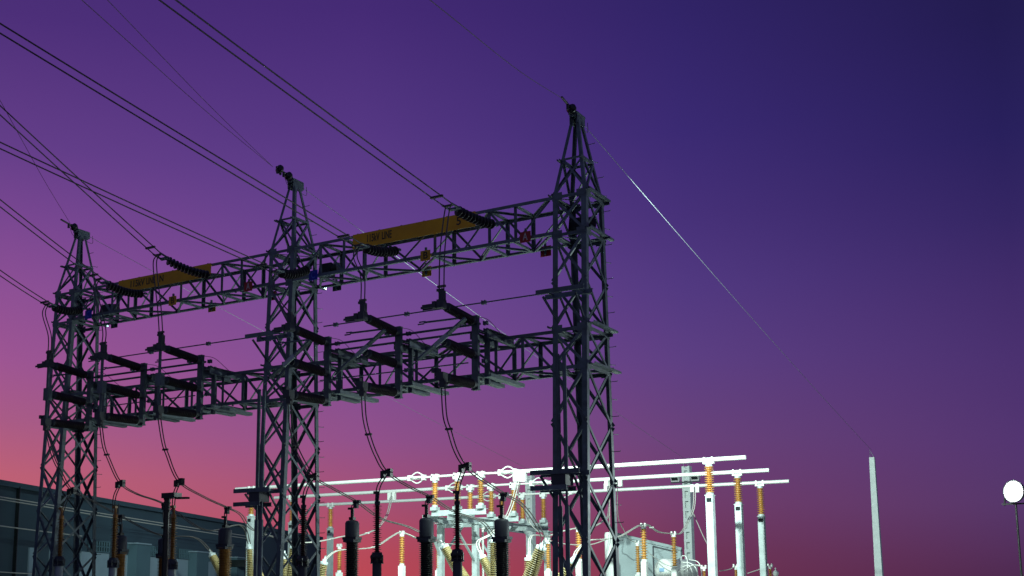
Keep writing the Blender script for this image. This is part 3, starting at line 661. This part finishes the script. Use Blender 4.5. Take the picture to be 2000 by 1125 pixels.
# ---------------------------------------------------------------- low post insulators in the yard
LOW = [(785,1041,1105,11.5,.11,'amber','carrying a white cable between two black current transformers'),(663,1066,1118,12.5,.1,'amber','beside the left black current transformer'),
 (857,1060,1114,12.0,.11,'amber','right of the middle black current transformer'),(1070,1055,1115,12.5,.1,'amber','left of the tall tower legs'),(1130,1032,1096,13,.12,'amber','seen through the tall tower'),
 (1256.5,1026,1097,15,.12,'amber','tall one in front of the grey kiosk'),(1245,1060,1122,19,.1,'amber','short one beside the white cabinet'),(1315.5,1042,1110,18,.11,'amber','at the right edge of the grey kiosk'),
 (1375,1108,1140,17,.07,'amber','tiny one left of the front white bus post'),(1437,1106,1140,19,.07,'amber','tiny one left of the middle white bus post'),(1504,1105,1140,21,.07,'amber','tiny one right of the rear white bus post')]
for x, y0, y1, Y, r, m, txt in LOW:
    p = at(x,y0,Y); q = at(x,y1,Y); zb = max(q.z,.6)
    t = thing('post_insulator', 'low amber post insulator ' + txt, 'insulator', (p.x,Y,0), 'low post insulators in the yard')
    post_insulator(p.x,Y,p.z-.05,zb,12,r,m,t,'white')
    b = MB(); b.box((p.x,Y,p.z-.02),(.2,.12,.06)); b.box((p.x-.07,Y,p.z+.04),(.05,.1,.08)); b.box((p.x+.07,Y,p.z+.04),(.05,.1,.08)); b.build('cable_clamp','alu',t)
    b = MB(); b.box((p.x,Y,zb/2),(.2,.2,zb-.004)); b.build('post','white',t)

# ---------------------------------------------------------------- bare cables from the busbars
CAB = [
 ([(765,968,15.1),(757,1003,13.5),(741,1028,12),(730,1036,11.5),(702,1046,10),(674,1047,9),(625,1057,7),(572,1062,5.4)],.08,'from the middle busbar sweeping down left'),
 ([(820,1054,12),(785,1040,11.5),(768,1046,11),(744,1062,10),(729,1069,9),(703,1072,8),(677,1073,7),(653,1078,6),(634,1094,5.2)],.07,'over the low insulator between the black transformers'),
 ([(1012,930,10.9),(1008,955,10.3),(998,990,9),(985,1016,8),(959,1043,6.5),(934,1058,5.8),(939,1082,5.4)],.09,'double white one falling from the front busbar'),
 ([(1018,930,10.9),(1012,970,12),(1020,985,13),(1034,1020,14),(1058,1045,13)],.03,'thin one behind the disconnectors'),
 ([(1188,950,19.5),(1189,1003,16),(1176,1019,14.5),(1154,1030,13.5),(1130,1031,13),(1100,1037,12.5),(1069,1047,12),(1038,1047,8),(1033,1084,5.4)],.06,'running from the rear busbar behind the tall tower'),
 ([(1357,952,19.5),(1355,990,19.3),(1344,1018,19),(1330,1041,18.5),(1316,1042,18),(1287,1039,17),(1257,1024,15),(1212,1047,12),(1180,1053,10),(1150,1056,8),(1128,1074,6),(1121,1090,5.2)],.07,'draped over the two tall insulators by the grey kiosk'),
 ([(1206,940,15.1),(1207,1006,17),(1217,1033,18),(1232,1055,18.6),(1245,1059,19)],.02,'thin one beside the white cabinet'),
 ([(1353,1000,19.3),(1372,1044,18.6),(1388,1078,18),(1394,1120,17.5)],.02,'thin one sagging right to the front white post'),
 ([(1245,1060,19),(1270,1082,18.6),(1295,1100,18.2),(1316,1108,18)],.02,'thin one crossing the grey kiosk'),
 ([(1190,940,15.1),(1191,1040,16)],.02,'straight thin one above the white cabinet'),
 ([(1375,1107,17),(1355,1105,17.5),(1340,1112,18)],.02,'short one by the tiny left insulator'),
 ([(1437,1105,19),(1425,1112,18.5),(1405,1115,18)],.02,'short one between the white posts'),
 ([(1504,1104,21),(1495,1108,20.6),(1460,1120,20)],.02,'short one at the rear white post'),
 ([(866,1062,12),(872,1062,11.8),(930,1064,11.4)],.02,'short level one by the middle low insulator'),
 ([(1070,1055,12.5),(1100,1062,12),(1150,1064,11),(1190,1052,10)],.03,'low one behind the tall tower'),
]
for pts, sep, txt in CAB:
    P = [at(*p) for p in pts]
    if sep > .05:
        t, _ = wire_pair('bus_cable', 'bare pale twin cable ' + txt, 'cable', P, sep, .019, 'wire_lit', 'bare cables in the yard', (.5,), 'alu')
    else:
        t = thing('bus_cable', 'bare pale single cable ' + txt, 'cable', P[0], 'bare cables in the yard'); b = MB(); b.tube(smooth_path(P,8),.018,6); b.build('wire','wire_lit',t)
    if pts[0][1] < 975:
        b = MB(); p = P[0]; b.box(p+V((-.1,0,-.03)),(.14,.14,.3)); b.box(p+V((.12,0,-.03)),(.12,.14,.34)); b.build('bus_clamp','alu',t)

# ---------------------------------------------------------------- transformer yard at the right
p = at(1193,1040,17.5); t = thing('oil_cabinet', 'bright white upright cabinet with flanged foot left of the grey kiosk', 'cabinet', (p.x,17.5,0))
b = MB(); b.lathe((p.x,17.5,1.9),(p.x,17.5,p.z),[(0,.25),(.96,.25),(1,.22)],20); b.build('body','white',t)
b = MB(); b.lathe((p.x,17.5,1.75),(p.x,17.5,1.95),[(0,.33),(.4,.33),(.4,.29),(1,.29)],20); b.box((p.x+.15,17.15,2.15),(.14,.12,.3)); b.build('flange','white',t)
b = MB(); b.box((p.x,17.5,.88),(.4,.4,1.75)); b.build('pedestal','bright',t)
kA = at(1207,1041,20.5); kB = at(1329,1070,20.5)
t = thing('transformer_kiosk', 'grey flat panelled kiosk with sloping roof line right of the tall tower', 'kiosk', ((kA.x+kB.x)/2,21,0))
b = MB(); y0, y1 = 20.5, 20.72; b.add([(kA.x,y0,0),(kB.x,y0,0),(kB.x,y0,kB.z),(kA.x,y0,kA.z),(kA.x,y1,0),(kB.x,y1,0),(kB.x,y1,kB.z),(kA.x,y1,kA.z)],[(0,1,2,3),(5,4,7,6),(4,0,3,7),(1,5,6,2),(3,2,6,7)]); b.build('body','grey',t)
b = MB(); b.bar((kA.x-.05,y0-.03,kA.z-.05),(kB.x+.05,y0-.03,kB.z-.05),.06,.12); b.build('roof_edge','grey',t)
m0 = kA.lerp(kB,.57); m1 = kA.lerp(kB,.95); b = MB(); b.bar((m0.x,y0-.02,0.1),(m0.x,y0-.02,m0.z-.2),.05,.05,(1,0,0)); b.bar((m0.x,y0-.02,m0.z-.2),(m1.x,y0-.02,m1.z-.2),.05,.05); b.build('panel_frame','dgrey',t)
p = at(1293,1112,18.6); t = thing('conservator_drum', 'white round drum with small blue plate before the grey kiosk', 'drum', (p.x,19,0))
b = MB(); b.lathe((p.x,18.6,p.z),(p.x+.5,20.4,p.z),[(0,.1),(.015,.38),(.05,.42),(.97,.42),(1,.36)],24); b.build('drum','white',t)
b = MB(); b.box((p.x,18.57,p.z-.02),(.2,.02,.14)); b.build('plate','lens',t)
for dy in (.4,1.4):
    b = MB(); b.box((p.x+.11*dy*2,18.6+dy,(p.z-.4)/2),(.3,.15,p.z-.4)); b.build('saddle','white',t)
t = thing('pipework', 'tangle of pale curved pipes right of the white drum', 'pipes', (-4.6,18.5,0))
for pts in ([(1330,1095),(1332,1086),(1342,1092),(1342,1140)],[(1330,1098),(1348,1100),(1360,1112),(1366,1140)],[(1332,1108),(1345,1104),(1352,1118),(1354,1140)],[(1346,1093),(1362,1097),(1369,1110),(1371,1140)],[(1322,1118),(1338,1112),(1350,1105),(1364,1104),(1374,1112)]):
    b = MB(); b.tube(smooth_path([at(x,y,18.4) for x, y in pts],6),.022,6); b.build('pipe','alu',t)
for k, (x, y, Y) in enumerate(((1391,1121,18),(1515,1119,21))):
    p = at(x,y,Y); t = thing('terminal_box', ('pale round terminal box left of the front white bus post','pale round terminal box right of the rear white bus post')[k], 'terminal box', (p.x,Y,0), 'round terminal boxes')
    b = MB(); b.lathe((p.x,Y,p.z-.12),(p.x,Y,p.z+.1),[(0,.06),(.2,.11),(.7,.11),(1,.04)],12); b.build('body','white',t); b = MB(); b.tube([(p.x,Y,0),(p.x,Y,p.z-.1)],.04,8); b.tube([(p.x,Y,p.z+.08),(p.x,Y,p.z+.2)],.03,8); b.build('stem','white',t)

# ---------------------------------------------------------------- rear masts
MW = ('short-looking pale mast behind the bus disconnectors','pale mast between the busbars with two small floodlights','pale tapering concrete mast standing alone at the right')
for k, X in enumerate((-18,-9,0)):
    t = thing('lightning_mast', MW[k], 'mast', (X,MASTY,0), 'lightning masts at the rear of the yard')
    h0, h1 = (.185,.115) if k == 2 else (.25,.2); zt = MASTZ-.1 if k == 2 else MASTZ; X += .1 if k == 2 else 0
    b = MB()
    if k == 2:
        vs = [(X+sx*h,MASTY+sy*h,z) for z, h in ((0,h0),(zt,h1)) for sx, sy in ((-1,-1),(1,-1),(1,1),(-1,1))]
        b.add(vs,[(3,2,1,0),(4,5,6,7),(0,1,5,4),(1,2,6,5),(2,3,7,6),(3,0,4,7)])
    else:            # two channels joined by batten plates and a web
        for sx in (-1,1): b.channel((X+sx*h1,MASTY,0),(X+sx*h1,MASTY,zt),.11,h1*2,.014,(0,1,0),(-sx,0,0))
        b.box((X,MASTY+.02,zt/2),(h1*2-.03,.012,zt))
        for i_ in range(16): b.box((X,MASTY-h1-.004,.3+i_*.52),(h1*2+.01,.012,.16))
    b.build('pole','pole',t)
    if k == 2:
        b = MB()
        for z_ in (4.2,5.4,6.6,7.6): b.box((X,MASTY,z_),(.34-.012*z_,.34-.012*z_,.05))
        b.build('band','bright',t)
    b = MB(); b.tube([(X-h1*.8,MASTY,zt-.02),(X-h1*.9,MASTY,zt+.38),(X+h1*.8,MASTY,zt-.02)],.014,5); b.box((X+.02,MASTY-h1-.01,zt-.1),(.12,.02,.04)); b.build('wire_clamp','bright',t)
t = thing('crossarm', 'thin crossarm on the middle pale mast holding two floodlights', 'crossarm', (-9,MASTY-.3,7.4)); b = MB(); b.bar((-9.75,MASTY-.34,7.42),(-8.2,MASTY-.34,7.42),.06,.06); b.build('arm','dgrey',t)
for k, x in enumerate((-9.5,-8.45)):
    t = thing('yard_floodlight', ('small white floodlight on the left of the middle mast','small white floodlight on the right of the middle mast')[k], 'floodlight', (x,MASTY-.34,7.46), 'small floodlights on the middle mast')
    r = Matrix.Rotation(R(30),3,'X'); b = MB(); b.box((x,MASTY-.34,7.68),(.42,.3,.34),r); b.build('housing','white',t)
    b = MB(); b.box((x,MASTY-.45,7.6),(.34,.06,.16),r); b.build('glass','dark',t)
    b = MB(); b.box((x,MASTY-.34,7.49),(.46,.05,.05)); b.build('yoke','dgrey',t)

# ---------------------------------------------------------------- street lamp (not lit)
p = at(327,965,-4.0); t = thing('street_lamp', 'black street lamp silhouette with flat head in front of the warehouse', 'street lamp', (p.x,-4,0))
b = MB(); b.tube([(p.x,-4,0),(p.x+.0,-4,p.z-.02)],.075,10)
for i in range(4): b.lathe((p.x,-4,p.z-.45+.1*i),(p.x,-4,p.z-.4+.1*i),[(0,.09),(1,.09)],10)
b.build('pole','black',t)
a = at(322,968,-4); c = at(362,972,-4); b = MB(); b.box(((a.x+c.x)/2-.12,-4,(a.z+c.z)/2+.03),((c.x-a.x)*.62,.28,.13)); b.bar((c.x-.3,-4,c.z+.0),(c.x+.1,-4,c.z-.01),.1,.05); b.build('lamp_head','black',t)

# ---------------------------------------------------------------- warehouse
wa = CAM+ray(0,940).normalized()*46; zr = wa.z
d1 = ray(627,1050); wb = CAM+d1*((zr-CAM.z)/d1.z)
wa = V((wa.x,wa.y,0)); wb = V((wb.x,wb.y,0)); wd = (wb-wa).normalized(); wn = V((wd.y,-wd.x,0))      # wn faces the yard
if wn.dot(CAM-wa) < 0: wn = -wn
def onwall(x, y, off=0):
    r = ray(x,y); s = (wa+wn*off-CAM).dot(wn)/r.dot(wn); return CAM+r*s
t = thing('warehouse', 'long dark teal warehouse with louvred windows and pale shutters behind the towers', 'warehouse', (wa+wb)/2)
w0 = wa-wd*22; b = MB(); q = [w0, wb, wb-wn*30, w0-wn*30]
b.add([(*v.xy,0) for v in q]+[(*v.xy,zr) for v in q],[(0,1,5,4),(1,2,6,5),(2,3,7,6),(3,0,4,7),(4,5,6,7)]); b.build('wall','wall',t)
b = MB(); b.bar(V((*w0.xy,zr-.06))+wn*.08, V((*wb.xy,zr-.06))+wn*.08,.16,.2); b.build('eaves','wall',t)
def wrect(name, xa, xb, ya, m, off=.06, zb=0., ztop=None, thick=.1, parent=None):
    A_ = onwall(xa,ya,off); B_ = onwall(xb,ya,off); z1 = A_.z if ztop is None else ztop
    b = MB(); A_.z = B_.z = (z1+zb)/2; b.bar(A_,B_,thick,z1-zb); return b.build(name,m,parent or t)
zt_w = onwall(193,1057).z; zb_w = onwall(193,1078).z; zt_p = onwall(193,1080).z
for xa, xb, cols_ in ((150,158,0),(174,213,4),(239,259,3),(286,320,5),(351,376,4),(401,425,3),(-60,-20,4)):
    f = wrect('window', xa, xb, 1060, 'dark', .02, zb_w, zt_w, .06)
    A_ = onwall(xa,1060,.08); B_ = onwall(xb,1060,.08); b = MB(); n = max(cols_*2,2)
    for i in range(n+1):
        c = A_.lerp(B_,i/n); b.box((c.x,c.y,(zb_w+zt_w)/2),(.06,.06,zt_w-zb_w))
    for s in (0,.5,1): b.bar(V((A_.x,A_.y,zb_w+(zt_w-zb_w)*s)),V((B_.x,B_.y,zb_w+(zt_w-zb_w)*s)),.04,.05)
    b.build('frame','pilaster',f)
for xa, xb in ((56,70),(97,103),(158,212),(240,262),(286,319),(346,367),(401,424)): wrect('shutter', xa, xb, 1080, 'panel', .03, 0, zt_p, .06)
for xa, xb, yt in ((258,285,1063),(376,399,1079),(455,470,1090)): 
    z_ = onwall(xa,yt).z; f = wrect('pilaster', xa, xb, yt, 'pilaster', .25, 0, z_, .5); wrect('cap', xa-.5, xb+.5, yt, 'panel', .27, z_-.01, z_+.05, .56, f)  # pale cap colour paints in the lit top of the pilaster
for xa in (30,118,226,332,440): wrect('downpipe', xa, xa+.9, 1060, 'dark', .12, 0, zr-.1, .14)
wrect('canopy', 462, 492, 1096, 'dark', .5, onwall(462,1108).z, onwall(462,1095).z, 1.0)
for k, (xa, ya, xb, yb) in enumerate(((0,968,490,1048),(0,973,490,1053),(0,1024,160,1047),(0,1115,66,1121))):
    A_ = onwall(xa,ya,1.2); B_ = onwall(xb,yb,1.2); A2 = A_-(B_-A_).normalized()*8; b = MB()
    b.tube(catenary(A2,B_,.05,12),.022,5)
    tag(b.build('service_cable','wire_lit'), 'thin pale service cable along the warehouse wall, ' + ('topmost','just under the topmost','third one, ending at the far left tower','lowest at the left edge')[k], 'cable', 'service cables along the warehouse')

# ---------------------------------------------------------------- the lit floodlight at the right
LP = at(1981,960,16)
t = thing('yard_lamp', 'dazzling white round floodlight on a dark pole at the right edge', 'floodlight', (LP.x,LP.y,0))
aim = V((-4,-4,5.5)); ld = (aim-LP).normalized()
b = MB(); b.tube([(LP.x,LP.y+.15,0),(LP.x,LP.y+.15,LP.z-.36)],.034,10); b.box((LP.x,LP.y+.15,LP.z-.38),(.8,.04,.05)); b.build('pole','black',t)
axis = ld
b = MB(); b.lathe(LP-axis*.3,LP+axis*.06,[(0,.1),(.25,.22),(.6,.33),(.97,.37),(1,.37),(1,.345),(.95,.34)],32); b.build('housing','black',t)
b = MB(); b.lathe(LP-axis*.1,LP+axis*.05,[(0,.08),(.3,.22),(.7,.31),(1,.34)],32); b.build('reflector','white',t)
b = MB(); b.lathe(LP-axis*.06,LP+axis*.16,[(0,.2),(.5,.235),(.8,.17),(1,.03)],28); b.build('lamp_glass','lampglass',t)
for k_ in range(2):
    g_ = axis.cross(V((0,0,1))).normalized()*(.41 if k_ else -.41); b = MB(); b.bar(LP+g_-axis*.12, LP+g_+V((0,.15,-.42)),.03,.05); b.build('yoke','black',t)
spot('lamp_beam', t, LP+axis*.34, aim, LAMP_W, 84, .4, (.8,1.0,.95), .25)
